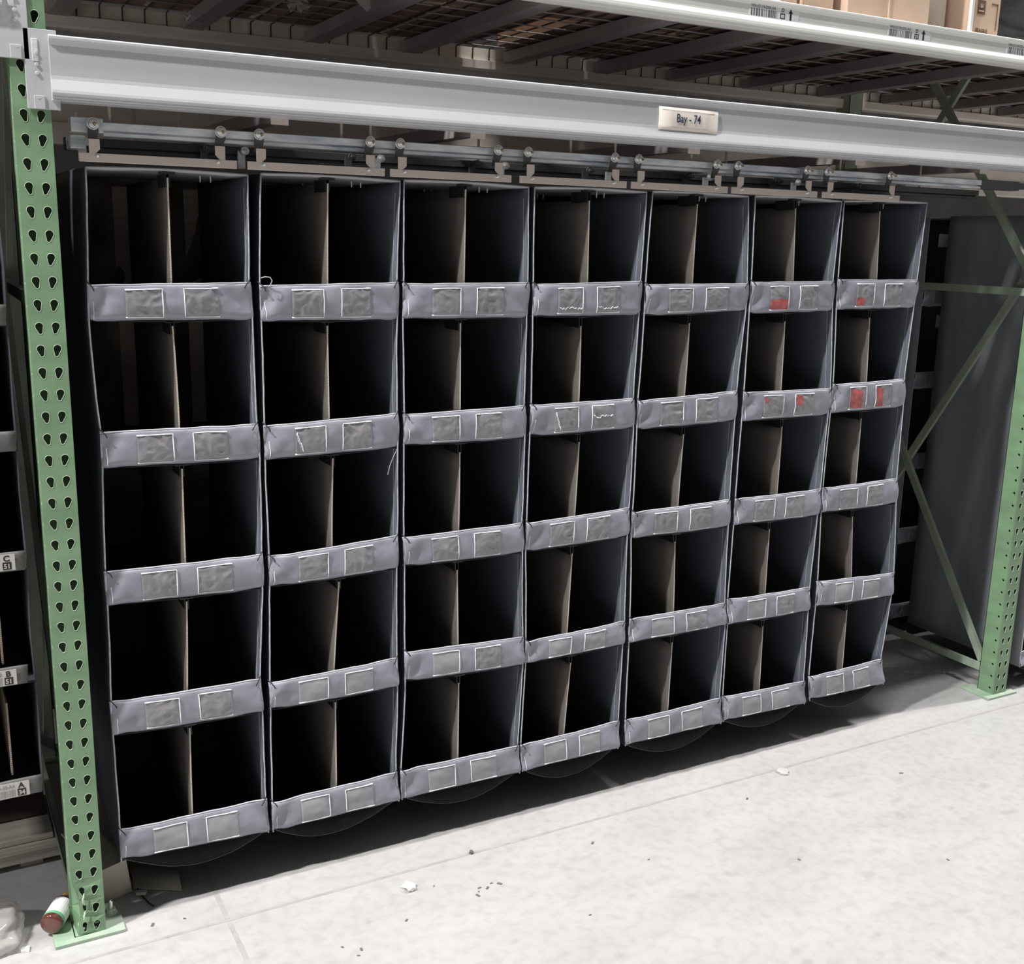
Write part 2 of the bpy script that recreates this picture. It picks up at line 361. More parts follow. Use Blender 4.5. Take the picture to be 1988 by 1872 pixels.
# ---------------------------------------------------------------- beams
BEAM = [(-.0105, 2.1805), (-.0135, 2.178), (-.0135, 2.1715), (-.0105, 2.168), (-.0065, 2.160), (-.0065, 2.098), (-.0075, 2.090), (-.0145, 2.068), (-.0155, 2.062), (-.0150, 2.057), (-.0125, 2.0565), (-.0125, 2.052), (-.010, 2.0515), (-.010, 2.0455), (.040, 2.0455), (.040, 2.1805)]
def connector(root, x, z0, z1, side, M):
    # folded end plate with four rivets; side = +1: beam leaves to the right of the post
    c = MB()
    x0, x1 = (x - .034, x + .040) if side > 0 else (x - .040, x + .034)
    pr = [(x - .026 * side, -.0045), (x + .041 * side, -.0045), (x + .041 * side, .05), (x + .0385 * side, .05), (x + .0385 * side, -.0015), (x - .026 * side, -.0015)]
    k = len(pr); V = [(a, b, z0) for a, b in pr] + [(a, b, z1) for a, b in pr]
    c.add(V, [(j, (j + 1) % k, k + (j + 1) % k, k + j) for j in range(k)] + [(0, 1, 2, 3, 4, 5)[::-1], (6, 7, 8, 9, 10, 11)])
    p = c.build('end_connector', M, root, bevel=.0012)
    q = MB()
    for f in (.14, .45, .56, .70):
        q.cyl((x - .002 * side, -.0044, z0 + (z1 - z0) * f), (x - .002 * side, -.0075, z0 + (z1 - z0) * f), .0045, 10, r2=.0032)
    q.build('rivet', M, p)
    MB().box(x - .012, x + .010, -.0072, -.0044, z0, z0 + .028).build('safety_clip', M, p, bevel=.001)
    MB().box(x - .010, x + .002, -.0064, -.0044, z0 + (z1 - z0) * .60, z1 - .02).build('clip_spring', galv_m, p, bevel=.001)
def beam(name, label, x0, x1, dz, M, prof=BEAM):
    r = thing(name, label, 'rack beam', ((x0 + x1) / 2, .02, prof[-2][1] + dz))
    MB().prof([(y, z + dz) for y, z in prof], x0, x1).build('beam_face', M, r, bevel=.0008)
    return r
b1 = beam('rack_beam', 'grey steel rack beam carrying the bay sign above the hanging bins', .041, 3.45, 0, beam_m)
connector(b1, .017, 2.026, 2.190, 1, beam_m); connector(b1, 3.474, 2.026, 2.190, -1, beam_m)
UP = [(-.011, 2.476), (-.0145, 2.474), (-.0145, 2.468), (-.0105, 2.463), (-.0070, 2.456), (-.0070, 2.430), (-.0085, 2.425), (-.0165, 2.411), (-.0170, 2.402), (-.0135, 2.3995), (-.0120, 2.3905), (.040, 2.3905), (.040, 2.445), (.020, 2.445), (.020, 2.476)]
b2 = beam('rack_beam', 'white steel rack beam with barcode labels, under the cardboard cartons', .041, 3.45, 0, cream_m, UP)
b2['label'] = 'white steel rack beam with barcode labels, under the cardboard cartons'
b3 = beam('rack_beam', 'end of a white beam on the far left, clipped beside the grey beam', -3.2, -.045, -.17, beam_m, UP)
for lb, px0, zz in (('white beam far up on the left under the left decks', -3.2, 0),):
    bl = beam('rack_beam', lb, -3.2, -.045, zz, cream_m, UP)
connector(b3, -.0235, 2.126, 2.30, -1, beam_m)
b4 = beam('rack_beam', 'grey rack beam running past the right upright', 3.53, 7, 0, beam_m)
b5 = beam('rack_beam', 'white rack beam running on past the right upright', 3.53, 7, 0, cream_m, UP)
RB = [(1.112, 2.372), (1.108, 2.380), (1.108, 2.409), (1.125, 2.411), (1.125, 2.452), (1.165, 2.452), (1.165, 2.372)]
rb = beam('rack_beam', 'dim cream rear beam under the wire deck', -3.2, 6.8, 0, creamdim_m, RB)
RB2 = [(1.112, 2.03), (1.108, 2.035), (1.108, 2.095), (1.125, 2.10), (1.125, 2.165), (1.165, 2.165), (1.165, 2.03)]
rb2 = beam('rack_beam', 'dim cream rear beam behind the hanging rail', -3.2, 6.8, 0, creamdim_m, RB2)
# ---------------------------------------------------------------- wire decks with channels
sup = [-2.2, -1.8, -1.4, -1.0, -.6, -.2, .204, .604, 1.009, 1.36, 1.766, 2.167, 2.514, 2.90, 3.325, 3.72, 4.12, 4.5]  # left bay decks are unseen, added with the light-blocking loads
for k in range(6):
    xs = sup[3 * k:3 * k + 3]; x0 = xs[0] - .16; x1 = xs[2] + .165
    if k == 5: x0 = xs[0] - .18; x1 = xs[2] + 2.0
    if k == 4: x1 = 3.44
    if k == 1: x1 = -.05
    nm = ['outer one added over the left bay', 'inner one added over the left bay', 'leftmost of the bay', 'middle one of the bay', 'rightmost of the bay', 'the one past the right upright'][k]
    r = thing('wire_deck', 'dark wire mesh deck on steel channels, %s' % nm, 'wire shelf', ((x0 + x1) / 2, .55, 2.40), 'wire decks of the upper level')
    for x in xs:
        m_ = MB(); m_.box(x - .031, x + .031, .043, 1.107, 2.406, 2.4085); m_.box(x - .031, x - .0285, .043, 1.107, 2.4085, 2.4425); m_.box(x + .0285, x + .031, .043, 1.107, 2.4085, 2.4425)
        m_.build('support_channel', deck_m, r)
    m_ = MB(); y = .06
    for j in range(10): m_.cyl((x0, .07 + j * .107, 2.4455), (x1, .07 + j * .107, 2.4455), .0026, 5)
    m_.build('cross_wire', wire_m, r, kind='stuff')
    m_ = MB(); x = x0 + .01
    while x < x1:
        m_.tube([(x, .06, 2.451), (x, 1.112, 2.451), (x, 1.117, 2.446), (x, 1.117, 2.408)], .0026, 5); x += .0675
    m_.build('long_wire', darkwire_m, r, kind='stuff')
# cross ties at the level of the grey beam and the rods that carry the rail
for i, x in enumerate((.56, 1.10, 1.82, 2.50, 3.1)):
    r = thing('cross_tie', 'dark steel cross tie behind the grey beam, %s from the left' % ['first', 'second', 'third', 'fourth', 'fifth'][i], 'steel channel', (x, .55, 2.04), 'cross ties behind the grey beam')
    MB().prof([(.043, 2.04), (.043, 2.075), (1.105, 2.075), (1.105, 2.04)], x - .02, x + .02).build('tie_channel', deck_m, r)
    m_ = MB(); m_.box(x - .022, x + .022, .0405, .0428, 2.032, 2.062); m_.build('tie_end_plate', bracket_m, r)
# ---------------------------------------------------------------- hanging rails
def rail(y, z, x0, x1, label, M=galv_m, rods=()):
    r = thing('hanging_rail', label, 'steel rail', ((x0 + x1) / 2, y + .02, z))
    pr = [(y, z + .012), (y, z + .029), (y + .004, z + .031), (y + .036, z + .031), (y + .040, z + .029), (y + .040, z), (y + .003, z), (y + .003, z + .0075), (y + .014, z + .008), (y + .014, z + .012)]
    MB().prof(pr, x0, x1).build('rail_channel', M, r)
    for x in rods: MB().cyl((x, y + .02, z + .030), (x, y + .02, 2.155), .0038, 8).build('hanger_rod', bracket_m, r)
    return r
rl = rail(.07, 1.984, .155, 3.13, 'bright galvanised rail carrying the bin hangers, under the grey beam', rods=(.173, .735, .814, 1.42, 1.572, 1.849, 2.46))
m_ = MB(); m_.box(3.13, 3.33, .068, .112, 1.984, 2.016); m_.box(3.33, 3.37, .068, .09, 1.99, 2.01); m_.build('rail_coupler', darksteel_m, rl)
m_ = MB(); m_.box(.085, .155, .068, .112, 1.990, 2.022); m_.cyl((.10, .09, 2.022), (.10, .09, 2.035), .003, 6); m_.build('rail_end_bracket', galv_m, rl, bevel=.003)
m_ = MB(); m_.box(.085, .12, .10, .17, 1.955, 1.985); m_.build('end_stop', galv_m, rl, bevel=.003)
m_ = MB(); m_.prof([(.10, 2.125), (.10, 2.155), (.045, 2.155), (.045, 2.1525), (.0975, 2.1525), (.0975, 2.125)], .041, 3.45); m_.build('rod_angle', deck_m, rl)
rail(.215, 1.957, .12, 3.3, 'dull steel rail behind the bright front rail', M=darksteel_m, rods=(.36, 1.2, 2.1, 3.0))
rail(.47, 1.975, .12, 3.3, 'dark rearmost steel rail under the cross ties', M=darksteel_m, rods=(.3, 1.1, 1.9, 2.8))

BAGDATA=[[[[.107,1.911],[.475,1.91]],[[[.093,1.648],[.474,1.654],[.091,1.566],[.48,1.563]],[[.101,1.303],[.483,1.299],[.101,1.216],[.488,1.207]],[[.091,.957],[.485,.954],[.093,.87],[.485,.859]],[[.085,.615],[.47,.61],[.087,.522],[.475,.511]],[[.088,.26],[.476,.257],[.088,.171],[.481,.153]]],[[[.288,1.903],[.286,1.654]],[[.284,1.553],[.288,1.302]],[[.291,1.202],[.289,.955]],[[.288,.856],[.278,.61]],[[.281,.508],[.278,.255]]]],
[[[.508,1.915],[.873,1.913]],[[[.495,1.646],[.867,1.654],[.497,1.559],[.868,1.557]],[[.496,1.293],[.867,1.305],[.496,1.205],[.869,1.21]],[[.499,.945],[.867,.962],[.499,.861],[.865,.864]],[[.491,.593],[.865,.601],[.492,.512],[.867,.511]],[[.488,.241],[.862,.248],[.49,.151],[.872,.152]]],[[[.681,1.906],[.677,1.653]],[[.674,1.55],[.675,1.299]],[[.684,1.197],[.679,.953]],[[.697,.854],[.679,.598]],[[.681,.499],[.68,.245]]]],
[[[.884,1.916],[1.255,1.913]],[[[.88,1.65],[1.263,1.654],[.879,1.56],[1.262,1.557]],[[.882,1.3],[1.261,1.305],[.882,1.215],[1.266,1.209]],[[.88,.954],[1.263,.956],[.884,.869],[1.268,.862]],[[.884,.615],[1.278,.598],[.887,.523],[1.28,.505]],[[.871,.25],[1.269,.245],[.876,.155],[1.278,.149]]],[[[1.067,1.908],[1.065,1.654]],[[1.056,1.55],[1.058,1.303]],[[1.059,1.194],[1.057,.957]],[[1.054,.86],[1.06,.604]],[[1.064,.503],[1.064,.248]]]],
[[[1.274,1.914],[1.651,1.915]],[[[1.275,1.648],[1.647,1.658],[1.277,1.558],[1.647,1.56]],[[1.278,1.305],[1.64,1.307],[1.277,1.213],[1.647,1.215]],[[1.273,.954],[1.644,.964],[1.273,.865],[1.642,.87]],[[1.279,.582],[1.647,.591],[1.282,.51],[1.644,.51]],[[1.27,.243],[1.64,.25],[1.281,.152],[1.645,.151]]],[[[1.46,1.91],[1.465,1.654]],[[1.447,1.553],[1.448,1.309]],[[1.456,1.204],[1.448,.959]],[[1.445,.847],[1.436,.586]],[[1.455,.499],[1.438,.246]]]],
[[[1.673,1.918],[2.034,1.917]],[[[1.66,1.648],[2.056,1.651],[1.662,1.556],[2.057,1.566]],[[1.652,1.298],[2.042,1.312],[1.654,1.21],[2.042,1.213]],[[1.652,.948],[2.042,.953],[1.652,.864],[2.046,.857]],[[1.661,.595],[2.053,.593],[1.663,.514],[2.064,.511]],[[1.663,.245],[2.058,.25],[1.669,.155],[2.072,.152]]],[[[1.847,1.913],[1.846,1.651]],[[1.843,1.553],[1.837,1.306]],[[1.845,1.204],[1.839,.95]],[[1.834,.852],[1.843,.598]],[[1.847,.5],[1.844,.243]]]],
[[[2.062,1.92],[2.426,1.915]],[[[2.066,1.655],[2.419,1.658],[2.067,1.558],[2.429,1.561]],[[2.067,1.305],[2.454,1.3],[2.067,1.211],[2.453,1.209]],[[2.062,.951],[2.444,.95],[2.063,.863],[2.441,.854]],[[2.058,.603],[2.433,.597],[2.064,.512],[2.436,.505]],[[2.066,.25],[2.442,.242],[2.078,.157],[2.456,.15]]],[[[2.238,1.911],[2.252,1.66]],[[2.23,1.552],[2.235,1.306]],[[2.253,1.209],[2.252,.954]],[[2.232,.85],[2.234,.601]],[[2.236,.5],[2.241,.245]]]],
[[[2.437,1.916],[2.822,1.924]],[[[2.436,1.663],[2.814,1.663],[2.441,1.566],[2.812,1.567]],[[2.451,1.313],[2.8,1.318],[2.451,1.216],[2.81,1.217]],[[2.449,.952],[2.814,.957],[2.452,.864],[2.824,.86]],[[2.463,.612],[2.848,.596],[2.464,.516],[2.848,.503]],[[2.46,.253],[2.826,.26],[2.476,.158],[2.854,.153]]],[[[2.612,1.907],[2.627,1.667]],[[2.61,1.56],[2.623,1.318]],[[2.615,1.211],[2.618,.961]],[[2.616,.852],[2.64,.605]],[[2.633,.506],[2.638,.253]]]],
]
# ---------------------------------------------------------------- hanging bin bags
def lerp(a, b, t): return a + (b - a) * t
def poly_at(pts, z):
    # pts: list of (x, z) from top to bottom
    if z >= pts[0][1]: return pts[0][0]
    for (xa, za), (xb, zb) in zip(pts, pts[1:]):
        if z >= zb: return lerp(xa, xb, (za - z) / max(1e-6, za - zb))
    return pts[-1][0]
def bag(idx, Tp, bars, D, label, group, y0=.035, depth=.565, xb0=None, xb1=None, hanger=None, matte=(), red={}, glare=(), openback=False, simple=False):
    sd = idx * 13.7
    xl = [(Tp[0][0], Tp[0][1])]; xr = [(Tp[1][0], Tp[1][1])]
    for r, (TL, TR, BL, BR) in enumerate(bars):
        zprev = xl[-1][1]; zn = TL[1]
        for f in (.35, .7):
            xl.append((lerp(xl[-1][0], TL[0] + .003, f) + .0025 * nz(sd, r + f), lerp(zprev, zn, f)))
            zp2 = xr[-1][1] if f == .35 else xr[-1][1]
        xr_prev = xr[-1]
        for f in (.35, .7):
            xr.append((lerp(xr_prev[0], TR[0] - .003, f) + .0035 * nz(sd + 5, r * 1.7 + f), lerp(xr_prev[1], TR[1], f)))
        xl.append((TL[0] + .003, TL[1])); xl.append((BL[0] + .002, BL[1]))
        xr.append((TR[0] - .003, TR[1])); xr.append((BR[0] - .003, BR[1]))
    # rebuild left polyline with even spacing (the loop above interpolates from a moving point)
    XL = [(Tp[0][0], Tp[0][1])]
    for r, (TL, TR, BL, BR) in enumerate(bars):
        p = XL[-1]
        for f in (.35, .7): XL.append((lerp(p[0], TL[0] + .003, f) + .0025 * nz(sd, r + f), lerp(p[1], TL[1], f)))
        XL.append((TL[0] + .003, TL[1])); XL.append((BL[0] + .002, BL[1]))
    xl = XL
    zt = (Tp[0][1] + Tp[1][1]) / 2; zb = (bars[-1][2][1] + bars[-1][3][1]) / 2
    if xb0 is None: xb0 = sum(p[0] for p in xl) / len(xl)
    if xb1 is None: xb1 = sum(p[0] for p in xr) / len(xr)
    y1 = y0 + depth
    root = thing('hanging_bin_bag', label, 'hanging organizer', ((xl[0][0] + xr[0][0]) / 2, y0 + depth / 2, zb - .06), group)
    def wall_x(pts, back, z, t): return lerp(poly_at(pts, z), back, min(1, t * 1.6) ** .8 if t > 0 else 0)
    # side panels
    for side, pts, back in ((-1, xl, xb0), (1, xr, xb1)):
        zt_ = pts[0][1]; zb_ = pts[-1][1]
        mb = MB()
        def fn(u, v, pts=pts, back=back, zt_=zt_, zb_=zb_, side=side):
            z = lerp(zt_, zb_, v); t = u
            return (wall_x(pts, back, z, t) + .003 * nz(u * 6 + sd, z * 5, side) * (1 if u > .05 else 0), y0 + .002 + (depth - .002) * u, z)
        mb.grid(fn, 10, 46)
        # inner face slate, outer face navy
        o = mb.build('side_panel', [inner_m, outer_m, inner_m], root, smooth=True)
        md = o.modifiers.new('solid', 'SOLIDIFY'); md.thickness = .0026; md.offset = 0
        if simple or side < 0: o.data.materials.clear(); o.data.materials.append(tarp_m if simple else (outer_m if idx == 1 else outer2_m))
        # stitched hem strip along the front edge and its bright piping
        zz = [lerp(zt_, zb_, k / 60) for k in range(61)]
        mb = MB(); mb.tube([(poly_at(pts, z) + .0012 * nz(z * 20, sd + side), y0 - .0005, z) for z in zz], .0021, 5)
        mb.build('edge_piping', hem_m, root, smooth=True)
        if side > 0 and not simple:
            mb = MB(); mb.grid(lambda u, v: (poly_at(pts, lerp(zt_, zb_, v)) - .0028 + .001 * nz(v * 40, u), y0 + .001 + .02 * u, lerp(zt_ - .005, zb_, v)), 2, 50)
            h = mb.build('hem_strip', inner_m, root, smooth=True)
            mb = MB(); mb.tube([(poly_at(pts, z) - .0034, y0 + .0205, z) for z in zz[1:]], .0007, 4)
            mb.build('hem_stitch', hem_m, h)
    # top, back, shelves
    def XF(z, u): return lerp(poly_at(xl, z), poly_at(xr, z), u)
    mb = MB(); mb.grid(lambda u, v: (lerp(XF(zt, u), lerp(xb0, xb1, u), min(1, v * 1.6)), y0 + depth * v, lerp(Tp[0][1], Tp[1][1], u) + .004 * math.sin(math.pi * u) - .002 * nz(u * 5 + sd, v * 6)), 12, 8)
    mb.build('top_panel', top_m, root, solid=.003, smooth=True)
    if not simple:
        mb = MB(); mb.tube([(XF(zt, k / 12), y0 - .0005, lerp(Tp[0][1], Tp[1][1], k / 12) + .004 * math.sin(math.pi * k / 12)) for k in range(13)], .0026, 5); mb.build('edge_piping', top_m, root, smooth=True)
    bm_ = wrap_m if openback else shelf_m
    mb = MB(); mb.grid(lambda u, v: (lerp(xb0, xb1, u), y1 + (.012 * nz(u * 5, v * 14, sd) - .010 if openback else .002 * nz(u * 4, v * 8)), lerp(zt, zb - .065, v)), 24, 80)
    bk = mb.build('back_panel', bm_, root, smooth=True)
    if openback:
        for xa, xc in ((.247, .308), (.440, .497)):
            mb = MB(); mb.grid(lambda u, v: (lerp(xa, xc, u), y1 - .014 - .002 * nz(u * 2, v * 9), lerp(zt - .02, 1.22, v)), 3, 30); mb.build('cardboard_backing_strip', brown_m, root, label='brown ribbed cardboard strip seen at the back')
    zs = [zt - .002]
    for r, (TL, TR, BL, BR) in enumerate(bars):
        last = r == 4
        za, zc = BL[1], BR[1]; zm = (za + zc) / 2
        if not last:
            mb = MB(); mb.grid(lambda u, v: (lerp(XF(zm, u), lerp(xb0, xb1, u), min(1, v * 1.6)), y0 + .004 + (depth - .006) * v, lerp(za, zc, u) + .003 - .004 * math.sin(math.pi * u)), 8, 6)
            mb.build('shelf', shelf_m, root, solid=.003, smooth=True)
        zs.append(zm)
    # sagging sling below
    TL, TR, BL, BR = bars[-1]
    sag = .060 + .014 * nz(sd, 3); sk = .12 * nz(sd, 9)
    def sling(u, v):
        s_ = max(0, math.sin(math.pi * min(1, max(0, u + sk * math.sin(math.pi * u))))) ** .9
        return (lerp(XF(zb, u), lerp(xb0, xb1, u), min(1, v * 1.6)), y0 + .014 + (depth - .006) * v, lerp(BL[1], BR[1], u) + .004 - sag * s_ * (1 - .25 * v) - .002 * nz(u * 9, v * 5, sd))
    mb = MB(); mb.grid(sling, 20, 8); sl = mb.build('bottom_sling', sling_m, root, solid=.003, smooth=True)
    mb = MB(); mb.tube([Vector(sling(k / 30, 0)) + Vector((0, -.001, 0)) for k in range(31)], .0009, 5); mb.build('sling_hem', slinghem_m, sl, smooth=True)
    mb = MB(); mb.grid(lambda u, v: tuple(Vector((XF(zb, u), y0 + .006, lerp(BL[1], BR[1], u) + .004)).lerp(Vector(sling(u, 0)), v) + Vector((0, -.012 * math.sin(math.pi * v) * math.sin(math.pi * u), 0))), 24, 5)
    mb.build('sling_front', sling_m, sl, smooth=True)
    # bands
    for r, (TL, TR, BL, BR) in enumerate(bars):
        h = (TL[1] + TR[1] - BL[1] - BR[1]) / 2
        def P3(u, v, off=0.0):
            # u across, v down; slight bulge, creases near the left corner
            xa = lerp(TL[0], BL[0], v); xc = lerp(TR[0], BR[0], v); za = lerp(TL[1], BL[1], v); zc = lerp(TR[1], BR[1], v)
            y = -.0045 * math.sin(math.pi * u) ** .5 * (.4 + .6 * math.sin(math.pi * min(1, v + .05)))
            y += .0032 * nz(u * 5 + sd, v * 1.6 + r * 3.1, 1) + .0012 * nz(u * 16 + sd, v * 4 + r * 3, 2)
            e = math.exp(-((u - .03) / .10) ** 2)      # diagonal creases pulled from the tied corner
            y += -.0065 * e * math.sin((u * 16 + v * 5) + sd + r)
            e = math.exp(-((u - .97) / .09) ** 2)
            y += -.0035 * e * math.sin((u * 13 - v * 5) * 1.2 + r)
            if v > .84: y += .012 * ((v - .84) / .16) ** 1.5
            if v < .07: y += .003 * (1 - v / .07)
            return (lerp(xa, xc, u), y0 - .004 + y - off, lerp(za, zc, u) + .0015 * nz(u * 7 + sd, r * 5.3) * (1 - v))
        mb = MB(); mb.grid(P3, 44, 14)
        bd = mb.build('front_band', band_m, root, solid=.0016, off=0, smooth=True)
        mb = MB(); mb.tube([(P3(k / 30, 0)[0], P3(k / 30, 0)[1] - .0003, P3(k / 30, 0)[2]) for k in range(31)], .0021, 6); mb.build('band_rim', rim_m, bd, smooth=True)
        if simple: continue
        red_here = red.get(r, {})
        for q, (ua, ub) in enumerate(((.217, .437), (.568, .785))):
            ua += .006 * nz(sd + q, r * 2.2); ub += .006 * nz(sd + q + 4, r * 2.2)
            va, vb = .13, .90 if r < 3 else .87
            M = vinyl_matte_m if (r, q) in matte else vinyl_m
            mb = MB(); mb.grid(lambda u, v: (P3(lerp(ua, ub, u), lerp(va, vb, v), (.0030 + .0016 * math.sin(math.pi * u) * math.sin(math.pi * v) + .0038 * (.35 - abs(nz(u * 3.2 + sd * 2 + q * 3, v * 3.2 + r * 2.3, 7))) * (0 if (r, q) in matte else 1)) * (1 if .01 < u < .99 and .01 < v < .99 else .6))), 30, 26)
            pk = mb.build('label_pocket', M, bd, smooth=True, label='smooth empty pocket of matte clear vinyl' if (r, q) in matte else None)
            # white stitching on three sides: the side facing the other pocket, top and bottom
            inner, outer = (ub, ua) if q == 0 else (ua, ub)
            path = [(lerp(outer, inner, k / 8), va) for k in range(9)] + [(inner, lerp(va, vb, k / 5)) for k in range(1, 6)] + [(lerp(inner, outer, k / 8), vb) for k in range(1, 9)]
            mb = MB(); rr = [.0013] * len(path); rr[0] = rr[1] = .0019; rr[-1] = rr[-2] = .0019
            mb.tube([P3(a, b, .0034) for a, b in path], rr, 5)
            mb.build('pocket_stitching', stitch_m, bd, smooth=True)
            if q in red_here:
                for (a0, a1, b0, b1) in red_here[q]:
                    mb = MB(); mb.grid(lambda u, v: P3(lerp(ua, ub, lerp(a0, a1, u)), lerp(va, vb, lerp(b0, b1, v) + .06 * nz(u * 3 + r, v * 3) ), .0058), 5, 4)
                    mb.build('red_sticker_scrap', red_m, bd, label='torn faded red sticker left in the pocket')
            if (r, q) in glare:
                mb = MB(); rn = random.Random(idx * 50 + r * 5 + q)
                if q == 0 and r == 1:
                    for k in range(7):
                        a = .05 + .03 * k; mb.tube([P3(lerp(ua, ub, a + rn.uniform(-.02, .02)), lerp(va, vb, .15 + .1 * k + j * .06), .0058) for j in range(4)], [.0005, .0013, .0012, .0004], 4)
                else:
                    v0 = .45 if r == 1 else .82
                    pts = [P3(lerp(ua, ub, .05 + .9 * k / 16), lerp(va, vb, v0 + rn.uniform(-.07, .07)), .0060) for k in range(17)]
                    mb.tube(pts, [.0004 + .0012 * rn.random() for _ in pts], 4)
                mb.build('crinkle_glare', glare_m, bd, smooth=True, label='white glare painted along a crinkle of the pocket film')
        # left end seam stitch and black ties
        mb = MB(); mb.tube([P3(.035 + .004 * nz(k, sd), .45 + .5 * k / 6, .0012) for k in range(7)], .0007, 4); mb.build('seam_thread', stitch_m, bd)
        for u, s_ in ((.012, 1), (.985, -1)):
            mb = MB()
            a = P3(u, .02); jx = .004 * nz(sd, r, s_)
            mb.tube([(a[0] - .006 * s_, y0 + .001, a[2] + .012), (a[0], y0 - .008, a[2] + .006), (a[0] + (.008 + jx) * s_, y0 - .013, a[2] - .003), (a[0] + (.011 + jx) * s_, y0 - .010, a[2] - .011)], .0015, 5)
            mb.build('tie_cord', cord_m, root, smooth=True)
    if simple: return root
    # dividers
    for r, ((xt, ztp), (xbm, zbm)) in enumerate(D):
        ztop_ = (zt if r == 0 else zs[r]) - (.030 if idx > 3 or r > 0 else .012); zbot = zs[r + 1] + .004
        if idx <= 2 or (idx == 3 and r < 2): ztop_ = (zt if r == 0 else zs[r]) - .014
        zfull = lambda z: lerp(xt, xbm, (ztp - z) / max(.01, ztp - zbm))
        xm = lerp(xb0, xb1, .5); ye = .54 if idx > 1 else .53
        bow = .003 * nz(sd, r * 3.3)
        def dx(t, z): return lerp(zfull(z), xm, t * .8) + bow * math.sin(math.pi * (z - zbot) / (ztop_ - zbot))
        mb = MB(); mb.grid(lambda u, v: (dx(u, lerp(ztop_, zbot, v)), y0 + .010 + (depth - .03) * u, lerp(ztop_, zbot, v)), 8, 8)
        dv = mb.build('divider', board_m, root, solid=.0036, off=0, smooth=True)
        mb = MB(); mb.add([(dx(0, z) + s_ * .0019, y0 + .0092, z) for z in [lerp(ztop_, zbot, k / 12) for k in range(13)] for s_ in (-1, 1)], [(2 * k, 2 * k + 1, 2 * k + 3, 2 * k + 2) for k in range(12)])
        mb.build('cut_edge', boardedge_m, dv, label='fluted edge of the cardboard divider')
        z1_ = (zt if r == 0 else zs[r]) - .001; x_ = zfull(ztop_)
        mb = MB(); mb.box(x_ - .017, x_ + .017, y0 + .004, y0 + .030, z1_ - .005, z1_)
        for s_ in (-1, 1): mb.box(x_ + s_ * .0045 - .0012, x_ + s_ * .0045 + .0012, y0 + .012, y0 + .10, z1_ - .034, z1_ - .004)
        mb.build('divider_clip', clip_m, root)
    # small rivet tips under the top panel
    if True:
        for fx, yy in ((.78, .14), (.85, .14), (.66, .42), (.72, .42)):
            mb = MB(); x_ = XF(zt, fx); mb.cyl((x_, y0 + yy, zt), (x_, y0 + yy, zt - .016), .0032, 8, r2=.0016)
            mb.build('rivet_tip', chrome_m, root)
    # hanger bracket, roller bolts
    if hanger:
        ba, bb = hanger; xa = ba - .037; xc = bb + .031
        mb = MB(); mb.box(xa, xc, .0285, .0315, .923, .9425); 
        mb.v = [(x, y, z + 1.0) for x, y, z in mb.v]
        hb = mb.build('hanger_bar', bracket_m, root, bevel=.0012)
        for x_, s_ in ((ba - .003, 1), (bb - .008, -1)):
            mb = MB()
            pr = [(-.0115, 1.9415), (.0115, 1.9415), (.0115, 1.972), (-.0115, 1.972)] if False else ([(-.0115, 1.9415), (.002, 1.9415), (.012, 1.951), (.012, 1.973), (-.0115, 1.973)] if s_ > 0 else [(-.001, 1.9415), (.0115, 1.9415), (.0115, 1.973), (-.012, 1.973), (-.012, 1.953)])
            k = len(pr); mb.add([(x_ + a, .0288, b) for a, b in pr] + [(x_ + a, .0312, b) for a, b in pr], [tuple(range(k)), tuple(range(2 * k - 1, k - 1, -1))] + [(j, j + k, (j + 1) % k + k, (j + 1) % k) for j in range(k)])
            mb.build('hanger_tab', bracket_m, hb)
            mb = MB(); sx_ = x_ + .006 * s_
            mb.cyl((sx_, .0285, 1.936), (sx_, .0262, 1.936), .0058, 12); mb.cyl((sx_, .0262, 1.936), (sx_, .022, 1.9352), .003, 6)
            mb.build('bracket_screw', chrome_m, hb)
            # dark carrier plate from the tab up to the roller bolt
            xr_ = ba if s_ > 0 else bb
            mb = MB(); pr = [(x_ - .009, 1.970), (x_ + .009, 1.970), (xr_ + .012, 1.992), (xr_ + .010, 2.012), (xr_ - .010, 2.012), (xr_ - .012, 1.992)]
            k = 6; mb.add([(a, .052, b) for a, b in pr] + [(a, .056, b) for a, b in pr], [tuple(range(k)), tuple(range(2 * k - 1, k - 1, -1))] + [(j, j + k, (j + 1) % k + k, (j + 1) % k) for j in range(k)])
            mb.box(x_ - .009, x_ + .009, .030, .056, 1.966, 1.970)
            mb.build('roller_carrier', darksteel_m, root)
            mb = MB(); a = Vector((xr_, .052, 2.008)); d = Vector((.02, -1, -.10)).normalized()
            mb.cyl(a, a + d * .004, .0135, 16); mb.cyl(a + d * .004, a + d * .008, .0118, 16, r2=.0095); mb.cyl(a + d * .008, a + d * .017, .0085, 6)
            mb.cyl(a + d * .017, a + d * .024, .0050, 10)
            rb_ = mb.build('roller_bolt', chrome_m, root, bevel=.0006)
            mb = MB(); mb.cyl(a + d * .024, a + d * .028, .0044, 10, r2=.003); mb.build('bolt_tip', brass_m, rb_)
            mb = MB(); a = Vector((xr_, .186, 1.977)); mb.cyl(a, a + d * .006, .0105, 12); mb.cyl(a + d * .006, a + d * .016, .0065, 6); mb.cyl(a + d * .016, a + d * .024, .004, 8)
            mb.obox(a + Vector((-.006, .012, -.022)), Vector((1, 0, 0)), Vector((0, 1, 0)), Vector((0, 0, 1)), .009, .004, .022)
            mb.build('rear_roller_bolt', chrome_m if s_ > 0 else darksteel_m, root)
    return root
slinghem_m = mat('sling_hem', (0.14, 0.13, 0.13), 0.7)
rim_m = mat('band_rim_highlight', (0.50, 0.50, 0.55), 0.5)  # paler than the band: top-edge highlight put into the colour
